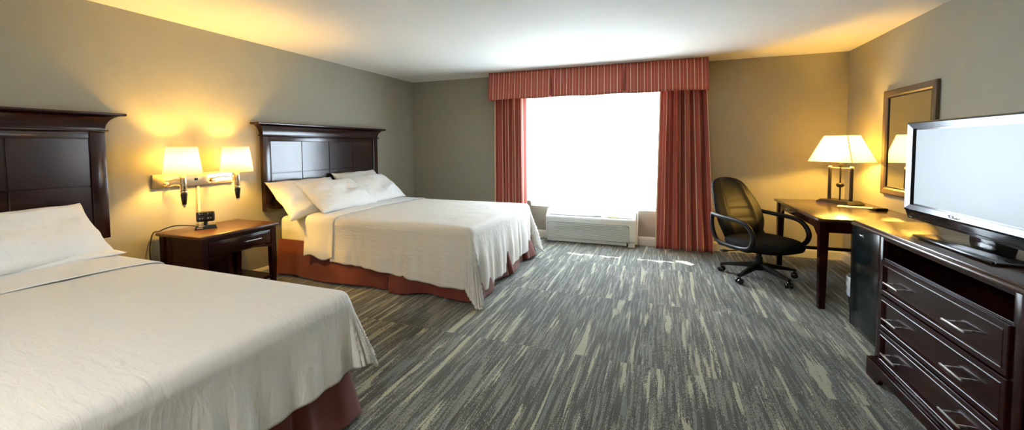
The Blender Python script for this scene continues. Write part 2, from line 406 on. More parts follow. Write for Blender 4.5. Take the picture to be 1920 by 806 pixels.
headboard(.83, 'dark cherry wood panel headboard behind the bed with its end cut by the frame')

# ------------------------------------------------------------------ beds
def pillow(name, label, group, loc, rot, a=.36, b=.24, th=.15, seed=0):
    """local: x = width, y = height, z = thickness"""
    o_mb = MB(); bm = o_mb.bm; nu, nv = 44, 30
    def P(u, v, s):
        U, V = 2 * u - 1, 2 * v - 1
        k = max(0, (1 - abs(U) ** 3.2)) ** .55 * max(0, (1 - abs(V) ** 2.6)) ** .6
        x = a * U * (1 - .055 * (1 - V * V) ** 1 * abs(U) ** 2); y = b * V * (1 - .09 * (1 - U * U) * abs(V) ** 2)
        w = fn2(U * 2.2, V * 2.2, seed) * .02 + fn2(U * 6 + V * 3, V * 5, seed + 3) * .010
        rad = abs(fn2(U * 9 - V * 9, (U + V) * 1.5, seed + 5)) * .014 * (abs(U) * abs(V)) ** .5
        z = s * (th / 2) * k * (1 + .25 * fn2(U * 1.5, V * 1.5, seed + 9)) + (w - rad) * k * s
        z += .012 * fn2(U * 2.5, V * 2.5, seed + 12)
        return (x, y, z)
    top = [[bm.verts.new(P(i / nu, j / nv, 1)) for j in range(nv + 1)] for i in range(nu + 1)]
    bot = [[top[i][j] if i in (0, nu) or j in (0, nv) else bm.verts.new(P(i / nu, j / nv, -1)) for j in range(nv + 1)] for i in range(nu + 1)]
    for i in range(nu):
        for j in range(nv):
            bm.faces.new((top[i][j], top[i + 1][j], top[i + 1][j + 1], top[i][j + 1]))
            bm.faces.new((bot[i][j], bot[i][j + 1], bot[i + 1][j + 1], bot[i + 1][j]))
    o = o_mb.build(name, M['pillow'], None, True, auto=False)
    o.location = loc; o.rotation_euler = rot
    return tag(o, label, 'pillow', group)

def drape(xf, y0, y1, zt, s0, s1, tn, tf, foot, kn=lambda s: 1, kf=lambda t: 1, nu=150, nv=170, seed=0, r=.05, lift=0, wave=.02, a0=.30, ripple=.004, crown=.022, pn=2.3, x_in=-3.7, flare_far=1.0):
    """cloth laid on a bed and hanging at the foot and both sides. s runs to the foot, t across."""
    xi, ya, yb = xf - r, y0 + r, y1 - r
    S = (s1 if s1 is not None else xi + foot); T0, T1 = ya - tn, yb + tf
    q = r * PI / 2
    def pos(s, t):
        dx = max(0, s - xi); sx = min(s, xi)
        tt = min(max(t, ya), yb)
        dyn = max(0, ya - t) * kn(min(s, xi)); dyf = max(0, t - yb)
        dy = dyn if dyn > 0 else dyf; sg = -1 if dyn > 0 else 1
        dx = dx * kf(tt)
        p = pn
        d = (dx ** p + dy ** p) ** (1 / p)
        w = (s - x_in) / (xi - x_in); v = (tt - ya) / (yb - ya)
        cz = crown * (4 * v * (1 - v)) ** .5 * (1 if dx == 0 else 1)
        cz *= sm((xi - sx) / .25 + .15)
        z = zt + lift + cz * (1 if d == 0 else 1) + ripple * fn2(s * 6, t * 6, seed) * (1 if d < q else 0)
        if d == 0: return Vector((sx, tt, z))
        ph = math.atan2(dy, dx)
        if d < q: out, down = r * math.sin(d / r), r * (1 - math.cos(d / r))
        else:
            al = a0 * math.sin(2 * ph) ** 2 * (flare_far if sg > 0 else 1) + .03
            e = d - q
            path = (tt * math.cos(ph) ** 2 + sx * math.sin(ph) ** 2 + ph * .35)
            wv = (.5 + .5 * math.sin(path * 17 + 3 * fn1(path, seed, 2.2) + seed)) * .55 + .45 * (.5 + .5 * math.sin(path * 41 + 4 * fn1(path, seed + 4, 5)))
            out = r + e * math.sin(al) + wave * wv * sm(e / .35) + .004
            down = r + e * math.cos(al)
        cosp, sinp = math.cos(ph), math.sin(ph)
        zz = zt + lift + cz * max(0, 1 - d / .12) - down
        return Vector((sx + out * cosp, tt + sg * out * sinp, max(zz, .012 + .006 * abs(fn1(s * 9 + t * 7, seed)))))
    def uu(a, lo, hi): return lo + (hi - lo) * a
    mb = MB(); mb.grid(lambda u, v: pos(uu(u, s0, S), uu(v, T0, T1)), nu, nv, lambda u, v: (uu(u, s0, S), uu(v, T0, T1)))
    return mb

def skirt(xf, y0, y1, xh, ztop, seed, splits):
    """pleated valance round the box spring, near side -> foot -> far side"""
    pts = []; per = []
    L1, L2 = xf - xh, y1 - y0
    tot = 2 * L1 + L2; n = 420
    def base(a):
        if a < L1: return Vector((xh + a, y0, 0)), Vector((0, -1, 0))
        if a < L1 + L2: return Vector((xf, y0 + a - L1, 0)), Vector((1, 0, 0))
        return Vector((xf - (a - L1 - L2), y1, 0)), Vector((0, 1, 0))
    def P(u, v):
        a = min(u * tot, tot - 1e-6); p, nrm = base(a)
        for cpos, nn in ((L1, Vector((.7, -.7, 0))), (L1 + L2, Vector((.7, .7, 0)))):
            k = max(0, 1 - abs(a - cpos) / .07)
            nrm = (nrm * (1 - k) + nn * k) if k > 0 else nrm
        g = (v) ** 1.1
        w = .5 + .5 * math.sin(a * 9 + 5 * fn1(a, seed, 1.6)); w2 = .5 + .5 * fn1(a, seed + 2, 9)
        out = .006 + g * (.058 * w + .022 * w2 + .012)
        for sp in splits:
            out -= .030 * math.exp(-((a - sp) / .018) ** 2) * g * 1.3
            out += .022 * math.exp(-((a - sp - .05) / .03) ** 2) * g
        out += (.055 if seed == 1 else .0) * math.exp(-((a - L1 - L2) / .16) ** 2) * g
        out = max(out, .004)
        z = ztop * (1 - v) + .008 + .012 * v * (1 + math.sin(a * 7 + seed))
        return p + nrm * out + Vector((0, 0, z))
    mb = MB(); mb.grid(P, n, 26); return mb

def bed(label, y0, y1, xf, zt, seed):
    yc = (y0 + y1) / 2; xh = -L + .055
    t = thing('bed', label, 'bed', (0, 0, 0))
    # the empty stands at the middle of the head end
    t.location = (xh, yc, 0); off = Vector((-xh, -yc, 0))
    def B(mb, name, mat, **kw):
        bmesh.ops.translate(mb.bm, verts=mb.bm.verts, vec=off); return mb.build(name, mat, t, **kw)
    B(MB().box((xh, y0 + .025, .05), (xf - .03, y1 - .025, .34), .02), 'box_spring', M['sheet'], smooth=True)
    mt = MB().box((xh, y0 + .012, .335), (xf - .015, y1 - .012, zt - .012), .055, 4)
    mo = B(mt, 'mattress', M['sheet'], smooth=True); mo['label'] = 'mattress in a white fitted sheet'
    lg = [(xh + .1, y0 + .1), (xh + .1, y1 - .1), (xf - .12, y0 + .1), (xf - .12, y1 - .1)]
    for a, b in lg: B(MB().cyl((a, b, 0), (a, b, .055), .022), 'leg', M['black'], smooth=True)
    sk = skirt(xf - .005, y0 + .008, y1 - .008, xh, .375, seed, [.62 * (xf - xh), (xf - xh) + .45 * (y1 - y0), (xf - xh) + .80 * (y1 - y0)])
    so = B(sk, 'bed_skirt', M['skirt'], smooth=True, solid=.003, auto=False); so['label'] = 'rust red bed skirt'
    return t
b2 = bed('far double bed near the window, white bedding over rust red skirt', 3.03, 4.60, -1.50, .625, 1)
b1 = bed('nearest double bed, cut off by the frame, white bedding over rust red skirt', -.07, 1.50, -1.43, .625, 2)

# coverlets (each lies on its bed, a thing of its own)
cv2 = drape(-1.485, 3.01, 4.615, .628, -2.98, None, .47, .42, .60, kn=lambda s: .93 + .22 * sm((s + 2.95) / 1.4), kf=lambda t: 1.0 - .10 * sm((t - 3.2) / 1.3), seed=3, a0=.26, wave=.034)
o = cv2.build('coverlet', M['coverlet'], None, True, solid=.006, offset=1, auto=False)
tag(o, 'white coverlet hanging to the carpet at one corner, on the bed near the window', 'coverlet')
cv1 = drape(-1.39, -.09, 1.525, .628, -2.90, None, .42, .37, .40, pn=4.5, kn=lambda s: 1, kf=lambda t: .98, seed=5, a0=.24, wave=.034, nu=170, nv=200)
o = cv1.build('coverlet', M['coverlet'], None, True, solid=.006, offset=1, auto=False)
tag(o, 'cream white crinkled coverlet spread over the nearest bed', 'coverlet')
def cuff(y0, y1, xf, s0, s1, seed, tn, label):
    mb = drape(xf, y0, y1, .628, s0, s1, tn, .40, .5, kn=lambda s: 1 + .05 * math.sin(s * 20), seed=seed, lift=.012, nu=26, nv=190, wave=.030, a0=0, ripple=.003)
    o = mb.build('top_sheet', M['sheet'], None, True, solid=.006, offset=1, auto=False)
    return tag(o, label, 'sheet')
cuff(3.002, 4.62, -1.485, -3.30, -2.94, 8, .42, 'white sheet folded back below the pillows of the bed near the window')
cuff(-.10, 1.522, -1.415, -3.25, -2.80, 9, .42, 'white sheet folded back below the pillow of the nearest bed')

g2 = 'pillows on the far bed'
def lean(yaw, ang): return (Matrix.Rotation(yaw, 4, 'Z') @ Matrix.Rotation(PI / 2, 4, 'Z') @ Matrix.Rotation(ang, 4, 'X')).to_euler()
def put_pillow(label, y, xb, ang, g, a, b, th, seed, yaw=0, zb=.64):
    """xb: x of the lower edge, ang: lean angle of the pillow from flat"""
    c = math.cos(ang); s_ = math.sin(ang)
    loc = (xb - b * c * math.cos(yaw), y - b * c * math.sin(yaw), zb + b * s_)
    return pillow('pillow', label, g, loc, lean(yaw, ang), a, b, th, seed)
R_ = math.radians
put_pillow('white pillow leaning on the glare-lit end of the headboard, behind another pillow', 3.265, -3.30, R_(44), g2, .405, .26, .19, 1, yaw=-.06, zb=.615)
put_pillow('white pillow in front, at the nightstand end of the far bed', 3.46, -3.12, R_(35), g2, .40, .25, .17, 2, yaw=-.03, zb=.665)
put_pillow('white pillow mostly hidden behind the one nearest the window wall', 4.12, -3.38, R_(48), g2, .38, .235, .16, 3, zb=.665)
put_pillow('white pillow in front, nearest the window wall', 4.13, -3.17, R_(37), g2, .385, .245, .17, 4, yaw=.03, zb=.665)
g1 = 'pillows on the nearest bed'
put_pillow('white pillow propped upright against the headboard of the nearest bed', 1.075, -3.16, R_(49), g1, .44, .205, .16, 5, yaw=.20, zb=.66)
put_pillow('white pillow under the upright one, its corner reaching towards the nightstand', 1.12, -3.15, R_(4), g1, .40, .27, .09, 6, zb=.665)
put_pillow('white pillow at the frame edge on the nearest bed', .20, -3.13, R_(36), g1, .39, .25, .17, 7, zb=.70)

# ------------------------------------------------------------------ nightstand
t = thing('nightstand', 'dark cherry wood nightstand with one drawer standing between the two beds', 'nightstand', (-3.49, 2.305, 0))
def q(mb, name, mat, parent, org, **kw):
    bmesh.ops.translate(mb.bm, verts=mb.bm.verts, vec=(-org[0], -org[1], -org[2])); return mb.build(name, mat, parent, **kw)
NO = (-3.49, 2.305, 0)
X0, X1, Y0, Y1, ZT = -3.748, -3.215, 1.975, 2.640, .652
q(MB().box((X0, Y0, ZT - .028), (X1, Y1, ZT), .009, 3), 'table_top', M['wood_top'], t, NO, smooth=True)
for sx in (X0 + .015, X1 - .067):
    for sy in (Y0 + .02, Y1 - .067):
        mb = MB(); a, b = sx, sy; w = .047
        top = [(a, b), (a + w, b), (a + w, b + w), (a, b + w)]; k = .010
        bo = [(a + k, b + k), (a + w - k, b + k), (a + w - k, b + w - k), (a + k, b + w - k)]
        v1 = [mb.bm.verts.new((*p, ZT - .029)) for p in top]; v2 = [mb.bm.verts.new((*p, .30)) for p in top]; v3 = [mb.bm.verts.new((*p, 0)) for p in bo]
        for u, v in ((v1, v2), (v2, v3)):
            for i in range(4): mb.bm.faces.new((u[i], u[(i + 1) % 4], v[(i + 1) % 4], v[i]))
        mb.bm.faces.new(v1); mb.bm.faces.new(list(reversed(v3)))
        q(mb, 'leg', M['wood_z'], t, NO)
q(MB().box((X0 + .062, Y0 + .032, .17), (X1 - .067, Y0 + .048, ZT - .029), .002), 'side_panel', M['wood_z'], t, NO)
q(MB().box((X0 + .02, Y0 + .067, .17), (X0 + .032, Y1 - .067, ZT - .029), .002), 'back_panel', M['wood_z'], t, NO)
q(MB().box((X0 + .02, Y0 + .035, .165), (X1 - .03, Y1 - .035, .19), .003), 'shelf', M['wood'], t, NO)
q(MB().box((X0 + .062, Y1 - .045, ZT - .20), (X1 - .067, Y1 - .03, ZT - .029), .002), 'side_apron', M['wood'], t, NO)
ap = [(Y0 + .067, .475), (Y0 + .067, .44)] + [(Y0 + .067 + .53 * i / 14, .445 + .035 * math.sin(PI * i / 14)) for i in range(1, 14)] + [(Y1 - .067, .44), (Y1 - .067, .475)]
q(MB().prism(ap, 'x', X1 - .04, X1 - .022), 'apron', M['wood'], t, NO)
q(MB().box((X1 - .045, Y0 + .067, .600), (X1 - .025, Y1 - .067, ZT - .029)), 'rail', M['wood'], t, NO)
d = q(MB().box((X1 - .24, Y0 + .072, .480), (X1 - .022, Y1 - .072, .597), .003).box((X1 - .024, Y0 + .09, .492), (X1 - .016, Y1 - .09, .587), .006), 'drawer', M['wood'], t, NO, smooth=True)
h = q(MB().tube([(X1 - .018, 2.32, .546), (X1 + .012, 2.32, .546), (X1 + .012, 2.455, .546), (X1 - .018, 2.455, .546)], .0045, 10), 'handle', M['nickel'], d, NO, smooth=True); h['label'] = 'brushed nickel bar handle'

# power and alarm dock on the nightstand
t = thing('power_dock', 'black desktop power dock with tilted socket head on the nightstand', 'power outlet', (-3.555, 2.235, ZT), R_(-32))
mb = MB(); rb = [(-.075, -.062), (.06, -.075), (.075, .05), (-.06, .075)]
def slab(mb, poly, z0, z1, k=.85):
    c = (sum(p[0] for p in poly) / len(poly), sum(p[1] for p in poly) / len(poly))
    a = [mb.bm.verts.new((p[0], p[1], z0)) for p in poly]; b = [mb.bm.verts.new((c[0] + (p[0] - c[0]) * k, c[1] + (p[1] - c[1]) * k, z1)) for p in poly]
    n = len(poly)
    for i in range(n): mb.bm.faces.new((a[i], a[(i + 1) % n], b[(i + 1) % n], b[i]))
    mb.bm.faces.new(list(reversed(a))); mb.bm.faces.new(b)
    return mb
o = slab(MB(), [(-.07, -.075), (.07, -.075), (.07, .075), (-.07, .075)], .001, .034).build('dock_base', M['black_gloss'], t)
tt = Matrix.Translation((-.02, 0, .095)) @ Matrix.Rotation(R_(-10), 4, 'Y')
o = MB().box((-.032, -.062, -.042), (.032, .062, .042), .014, 4, m=tt).build('socket_head', M['black'], t, True)
mb = MB()
for yy in (-.028, .028):
    for zz in (-.019, .019):
        mb.box((.030, yy - .017, zz - .013), (.0345, yy + .017, zz + .013), .003, 2, m=tt)
sk_ = mb.build('socket_face', M['black_gloss'], o, True)
for yy in (-.028, .028):
    for zz in (-.019, .019):
        for k in (-.007, .007): MB().box((.0342, yy + k - .0012, zz - .002), (.0352, yy + k + .0012, zz + .006), 0, m=tt).build('socket_slot', M['nickel'], o)
MB().cyl((-.02, 0, .03), (-.02, 0, .06), .016).build('neck', M['black_gloss'], t, True)
MB().box((.045, -.05, .022), (.062, -.005, .032), .003).build('switch', M['brass'], t, True)
MB().box((.064, -.06, .008), (.0705, -.02, .02), .001).build('badge', M['nickel'], t)
# its cord runs over the top, behind the stand
cp = [(-3.63, 2.20, .672), (-3.66, 2.14, .685), (-3.69, 2.08, .69), (-3.72, 2.03, .675), (-3.735, 2.0, .66), (-3.742, 1.965, .655), (-3.744, 1.945, .60), (-3.738, 1.93, .50), (-3.735, 1.94, .40), (-3.74, 1.96, .3), (-3.742, 1.96, .14)]
def smooth_path(pts, k=6):
    out = []; P = [Vector(p) for p in pts]
    for i in range(len(P) - 1):
        a, b, c, d_ = P[max(i - 1, 0)], P[i], P[i + 1], P[min(i + 2, len(P) - 1)]
        for j in range(k):
            u = j / k
            out.append(.5 * ((2 * b) + (c - a) * u + (2 * a - 5 * b + 4 * c - d_) * u * u + (3 * b - a - 3 * c + d_) * u ** 3))
    out.append(P[-1]); return out
mb = MB().tube([p - Vector((-3.555, 2.235, ZT)) for p in smooth_path(cp)], .0045, 8)
o = mb.build('cord', M['black'], t, True); o.rotation_euler = (0, 0, R_(32))

# ------------------------------------------------------------------ double wall sconce
SO = (-L, 2.288, 1.055)
t = thing('wall_sconce', 'brass double swing-arm wall lamp with two lit shades above the nightstand', 'wall lamp', SO)
bp_ = MB().box((.002, -.315, -.055), (.024, .315, .055), .003).build('backplate', M['brass'], t, True)
MB().box((.024, -.012, -.012), (.028, .014, .008), .001).build('socket', M['black'], t)
cc = MB().box((.002, .016, -.402), (.014, .034, -.055), .003).build('cord_cover', M['conduit'], t, True); cc['label'] = 'beige cord cover running down the wall'
def sconce_lamp(y, ya):
    a = bpy.data.objects.new('lamp_arm', None)
    x = .20
    arm = MB()
    for z in (-.035, .012):
        arm.tube(smooth_path([(.024, ya, z - .012), (.06, ya, z - .012), (.10, ya + .03, z), (x, y - .015, z)]), .0055, 10)
    arm.lathe([(.014, 0), (.016, .004), (.016, .012), (.010, .016)], (.024, ya, -.02), 16, axis='x')
    ao = arm.build('lamp_arm', M['brass'], t, True)
    st = MB().lathe([(.021, -.070), (.0235, -.066), (.0235, .01), (.022, .05), (.014, .06), (.014, .09), (.006, .095)], (x, y, 0), 24)
    st.lathe([(.016, -.072), (.026, -.077), (.027, -.086), (.020, -.094), (.015, -.098)], (x, y, 0), 24)
    so = st.build('stem', M['brass'], ao, True)
    MB().lathe([(.0235, -.098), (.0235, -.104), (.015, -.185), (.013, -.187)], (x, y, 0), 24).build('grip', M['black_gloss'], ao, True)
    MB().lathe([(.013, -.187), (.015, -.191), (.011, -.197), (.006, -.2), (.009, -.206), (.0001, -.213)], (x, y, 0), 20).build('finial', M['nickel'], ao, True)
    sh = MB(); n = 48
    prof = [(.126, .052), (.0985, .272)]
    rr = []
    for r, z in prof: rr.append([sh.bm.verts.new((x + r * math.cos(2 * PI * i / n), y + r * math.sin(2 * PI * i / n), z)) for i in range(n)])
    for i in range(n): sh.bm.faces.new((rr[0][i], rr[0][(i + 1) % n], rr[1][(i + 1) % n], rr[1][i]))
    s_ = sh.build('lamp_shade', M['shade'], t, True, solid=.0015); s_['label'] = 'lit white tapered lamp shade'
    MB().lathe([(.0001, .09), (.014, .10), (.016, .12), (.027, .145), (.028, .165), (.018, .185), (.0001, .192)], (x, y, 0), 20).build('bulb', M['bulb'], ao, True)
    return (SO[0] + x, SO[1] + y, SO[2] + .165)
LP = [sconce_lamp(2.087 - 2.288, -.225), sconce_lamp(2.52 - 2.288, .13)]

# ------------------------------------------------------------------ window dressing
def arc_uv(fn, n):
    """cumulative length along the top of a folded cloth"""
    acc = [0]; p = fn(0, 0)
    for i in range(1, n + 1):
        q_ = fn(i / n, 0); acc.append(acc[-1] + (Vector(q_) - Vector(p)).length); p = q_
    return acc
def curtain(name, label, x0t, x1t, x0b, x1b, zt, zb, yc, seed, folds, amp=.036, mat='drape', group=None, gather=None, nu=220, nv=40, solid=.003, hemfn=None, lead=0):
    def P(u, v):
        x = (x0t + (x1t - x0t) * u) * (1 - v) + (x0b + (x1b - x0b) * u) * v
        uu = u + .018 * math.sin(u * 23 + seed)
        ph = 2 * PI * folds * uu
        a = amp * (.75 + .35 * fn1(u, seed, 5)) * (1 - .25 * v) * sm((u - lead) / .1 + .25)
        y = yc + a * math.sin(ph + .5 * fn1(v * 2 + u, seed)) + .006 * fn2(u * 12, v * 3, seed)
        x += .35 * amp * math.sin(2 * ph) * .5
        z = zt + (zb - zt) * v
        if hemfn: z += hemfn(u) * v
        return (x, y, z)
    acc = arc_uv(P, nu)
    mb = MB(); mb.grid(P, nu, nv, lambda u, v: (acc[int(round(u * nu))] * .58, v))
    o = mb.build(name, M[mat], None, True, solid=solid, auto=False)
    return tag(o, label, 'curtain', group)
gd = 'striped drapes either side of the window'
curtain('drape', 'red cream-striped drape partly hidden by the far bed', -2.27, -1.80, -2.28, -1.79, 2.05, .02, 5.395, 3, 4.3, amp=.08, group=gd)
curtain('drape', 'red cream-striped floor-length drape beside the office chair', -.02, .475, -.06, .585, 2.05, .012, 5.390, 11, 4.6, amp=.085, group=gd, lead=.10)
gs = 'sheer curtain panels'
def hem(u): return .018 * math.sin(u * 37) + .016 * math.sin(u * 17 + 1)
curtain('sheer_curtain', 'white sheer curtain panel on the bed side of the window', -1.83, -.86, -1.83, -.86, 2.06, .508, 5.508, 21, 15, amp=.016, mat='sheer', group=gs, nu=260, solid=0, hemfn=hem)
curtain('sheer_curtain', 'white sheer curtain panel on the desk side of the window', -.90, .03, -.90, .03, 2.06, .508, 5.500, 31, 15, amp=.016, mat='sheer', group=gs, nu=260, solid=0, hemfn=hem)
# valance
t = thing('valance', 'red cream-striped pleated valance box above the window, touching the ceiling', 'valance', ((-2.28 + .495) / 2, D, 1.965))
VX0, VX1, VY, VZ0, VZ1 = -2.285, .495, 5.245, 1.968, 2.342
def vp(u, v):
    # path: left return, front, right return
    d1 = D - .002 - VY; w = VX1 - VX0; tot = 2 * d1 + w; a = u * tot
    fl = .012 * v
    z = VZ1 + (VZ0 - VZ1) * v
    if a < d1: x, y = VX0 - fl, D - .002 - a
    elif a < d1 + w:
        x = VX0 + (a - d1) + fl * (2 * (a - d1) / w - 1); y = VY - fl
        for px in (-1.386, -.447):
            k = (x - px) / .014
            y += .065 * math.exp(-k * k) * sm(v * 1.4)
            y -= .010 * math.exp(-((x - px) / .07) ** 2) * v
        y -= .004 * math.sin(x * 21) * v
        z += .004 * math.sin(x * 9) * v
    else: x, y = VX1 + fl, VY + (a - d1 - w)
    return (x, y, z)
VO = ((-2.28 + .495) / 2, D, 1.965)
accv = arc_uv(vp, 700)
mb = MB(); mb.grid(vp, 700, 10, lambda u, v: (accv[int(round(u * 700))] + .02, v)); q(mb, 'fabric_front', M['drape'], t, VO, smooth=True, solid=.004, fixn=True)
q(MB().box((VX0 + .01, VY + .012, VZ1 - .02), (VX1 - .01, D - .003, VZ1 - .004)), 'top_board', M['white_trim'], t, VO)
q(MB().tube([(VX0 + .02, 5.46, 2.07), (VX1 - .02, 5.46, 2.07)], .009, 10), 'curtain_rod', M['nickel'], t, VO, smooth=True)

# ------------------------------------------------------------------ air conditioner under the window
AO = (-.905, D, 0)
t = thing('air_conditioner', 'white wall air conditioner with louvred grille on the floor under the window', 'air conditioner', AO)
AX0, AX1 = -1.50, -.305
prof = [(D - .002, .055), (5.385, .055), (5.368, .066), (5.360, .09), (5.357, .33), (5.362, .352), (5.375, .366), (5.455, .434), (5.475, .444), (D - .002, .446)]
mb = MB().prism(prof, 'x', AX0, AX1, .010); q(mb, 'cabinet', M['ac'], t, AO, smooth=True)
g = MB()
def rrect(y0, y1, z0, z1, r, n=6):
    pts = []
    for cx, cz, a0 in ((y1 - r, z1 - r, 0), (y0 + r, z1 - r, PI / 2)):
        for i in range(n + 1): pts.append((cx + r * math.cos(a0 + PI / 2 * i / n), cz + r * math.sin(a0 + PI / 2 * i / n)))
    pts += [(y0, z0), (y1, z0)]; return pts
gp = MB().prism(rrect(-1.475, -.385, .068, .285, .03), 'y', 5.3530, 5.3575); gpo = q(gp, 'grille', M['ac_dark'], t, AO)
sl = MB(); nsl = 15
for i in range(nsl):
    z = .070 + (.212) * i / nsl
    a, b = -1.472, -.388
    if i >= nsl - 2: a += .014; b -= .014
    if i == nsl - 1: a += .006; b -= .006
    sl.prism([(5.355, z + .0100), (5.3465, z + .0046), (5.3475, z + .0010), (5.355, z + .0002)], 'x', a, b)
q(sl, 'louvre', M['ac'], gpo, AO)
sl = MB()
for i in range(26): sl.box((-1.47 + .0035 + i * .0095, 5.3505, .070), (-1.47 + .0035 + i * .0095 + .0014, 5.352, .272)) if i < 12 else None
q(sl, 'louvre_rib', M['ac'], gpo, AO)
# sloped top: outlet vent and control lid
sl_ang = math.atan2(.440 - .366, 5.455 - 5.375)
ms = Matrix.Translation((0, 5.375, .366)) @ Matrix.Rotation(sl_ang, 4, 'X')
Ls = math.hypot(.074, .080)
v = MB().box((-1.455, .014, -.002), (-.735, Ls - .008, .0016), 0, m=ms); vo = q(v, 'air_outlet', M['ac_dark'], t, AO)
v = MB()
for i in range(7): v.box((-1.452, .018 + i * .0125, .001), (-.738, .018 + i * .0125 + .0075, .006), .001, 1, m=ms)
for x in (-1.452, -1.28, -1.10, -.92, -.742): v.box((x - .003, .014, .001), (x + .003, Ls - .008, .0065), 0, m=ms)
q(v, 'outlet_vane', M['ac'], vo, AO)
q(MB().box((-.705, .010, -.001), (-.345, Ls - .006, .005), .003, m=ms), 'control_lid', M['ac'], t, AO, smooth=True)
tg = q(MB().box((-.66, .012, .005), (-.53, .022, .0065), 0, m=ms), 'sticker', M['yellow_tag'], t, AO)
q(MB().box((-1.485, 5.376, .016), (-.42, D - .01, .056), .004).box((-1.2, 5.372, .030), (-1.05, 5.378, .042)), 'base_pan', M['ac'], t, AO)
for x, z in ((-1.47, 5.42), (-.40, 5.368)): q(MB().box((x, z, 0), (x + .085, z + .06, .056), .006), 'foot', M['ac'], t, AO, smooth=True)
q(MB().box((AX1 - .005, 5.42, .03), (AX1 + .02, D - .001, .45), .006), 'wall_sleeve', M['ac'], t, AO, smooth=True)

# ------------------------------------------------------------------ desk
DO = (1.545, 4.47, 0)
t = thing('desk', 'dark wood writing desk with a gold-lit top in the corner, standing against the wall', 'desk', DO)
DX0, DX1, DY0, DY1, DZ = 1.160, 1.922, 3.800, 5.140, .730
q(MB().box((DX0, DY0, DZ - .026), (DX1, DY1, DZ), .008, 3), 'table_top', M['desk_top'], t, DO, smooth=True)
for a, b in ((DX0 + .022, DY0 + .022), (DX0 + .022, DY1 - .082), (DX1 - .075, DY0 + .022), (DX1 - .075, DY1 - .082)):
    w = .060; k = .008; mb = MB()
    top = [(a, b), (a + w, b), (a + w, b + w), (a, b + w)]; bo = [(a + k, b + k), (a + w - k, b + k), (a + w - k, b + w - k), (a + k, b + w - k)]
    v1 = [mb.bm.verts.new((*p, DZ - .027)) for p in top]; v2 = [mb.bm.verts.new((*p, .58)) for p in top]; v3 = [mb.bm.verts.new((*p, 0)) for p in bo]
    for u, v in ((v1, v2), (v2, v3)):
        for i in range(4): mb.bm.faces.new((u[i], u[(i + 1) % 4], v[(i + 1) % 4], v[i]))
    mb.bm.faces.new(v1); mb.bm.faces.new(list(reversed(v3)))
    q(mb, 'leg', M['wood_z'], t, DO)
def apron_poly(a, b, zt, zb, drop, w):
    pts = [(a, zt), (a, zb - drop)]
    for i in range(9):
        k = i / 8; pts.append((a + .03 + (w - .03) * k, zb - drop + drop * (.5 - .5 * math.cos(PI * k))))
    for i in range(9):
        k = 1 - i / 8; pts.append((b - .03 - (w - .03) * k, zb - drop + drop * (.5 - .5 * math.cos(PI * k))))
    pts += [(b, zb - drop), (b, zt)]; return pts
q(MB().prism(apron_poly(DY0 + .082, DY1 - .082, DZ - .027, .635, .055, .15), 'x', DX0 + .034, DX0 + .052), 'front_apron', M['wood'], t, DO)
q(MB().prism(apron_poly(DX0 + .082, DX1 - .075, DZ - .027, .618, .0, .1), 'y', DY0 + .034, DY0 + .052), 'side_apron', M['wood_x'], t, DO)
q(MB().prism(apron_poly(DX0 + .082, DX1 - .075, DZ - .027, .618, .0, .1), 'y', DY1 - .05, DY1 - .034), 'side_apron', M['wood_x'], t, DO)
d = q(MB().box((DX0 + .026, 4.16, .643), (DX0 + .036, 4.96, .697), .003), 'drawer', M['wood'], t, DO, smooth=True)
q(MB().tube([(DX0 + .028, 4.53, .672), (DX0 + .004, 4.53, .672), (DX0 + .004, 4.74, .672), (DX0 + .028, 4.74, .672)], .0045, 10), 'handle', M['nickel'], d, DO, smooth=True)
q(MB().box((DX0 + .082, DY1 - .066, .205), (DX1 - .075, DY1 - .040, .238), .004), 'stretcher', M['wood_x'], t, DO)

# ------------------------------------------------------------------ table lamp
LO = (1.667, 4.89, DZ)
la = math.atan2(.85, -.53)          # long axis of the lamp
t = thing('table_lamp', 'lit table lamp with rectangular cream shade on twin dark posts, on the desk', 'table lamp', LO, la)
mb = MB(); slab(mb, [(-.165, -.098), (.165, -.098), (.165, .098), (-.165, .098)], 0, .008, 1); slab(mb, [(-.165, -.098), (.165, -.098), (.165, .098), (-.165, .098)], .008, .034, .82)
mb.build('lamp_base', M['lampblack'], t)
for x in (-.108, .108):
    MB().lathe([(.0155, .03), (.0155, .345), (.010, .35)], (x, 0, 0), 24).build('post', M['lampblack'], t, True)
    MB().lathe([(.010, .349), (.016, .353), (.017, .362), (.010, .370), (.0001, .373)], (x, 0, 0), 20).build('post_cap', M['brass'], t, True)
MB().tube([(-.108, 0, .352), (.108, 0, .352)], .0035, 8).build('crossbar', M['brass'], t, True)
MB().lathe([(.0075, .03), (.0075, .36), (.016, .365), (.016, .42), (.01, .43)], (0, 0, 0), 20).build('rod', M['lampblack'], t, True)
MB().lathe([(.0001, .158), (.02, .161), (.031, .172), (.034, .183), (.031, .194), (.02, .204), (.0001, .207)], (0, 0, 0), 28).build('ball', M['lampblack'], t, True)
for x, w in ((-.02, .012), (-.07, .02)): MB().box((x, -.088, .020), (x + w, -.070, .030), .002).build('switch', M['brass'], t, True)
sh = MB(); b0 = [(-.225, -.15), (.225, -.15), (.225, .15), (-.225, .15)]; k = .53
lo = [sh.bm.verts.new((*p, .415)) for p in b0]; hi = [sh.bm.verts.new((p[0] * k, p[1] * k, .672)) for p in b0]
for i in range(4): sh.bm.faces.new((lo[i], lo[(i + 1) % 4], hi[(i + 1) % 4], hi[i]))
s_ = sh.build('lamp_shade', M['shade'], t, False, solid=.0015); s_['label'] = 'lit cream shade with flat sloping sides'
for p in b0: MB().tube([(p[0] * 1.002, p[1] * 1.002, .415), (p[0] * k * 1.002, p[1] * k * 1.002, .672)], .004, 6).build('seam', M['piping'], s_, True)
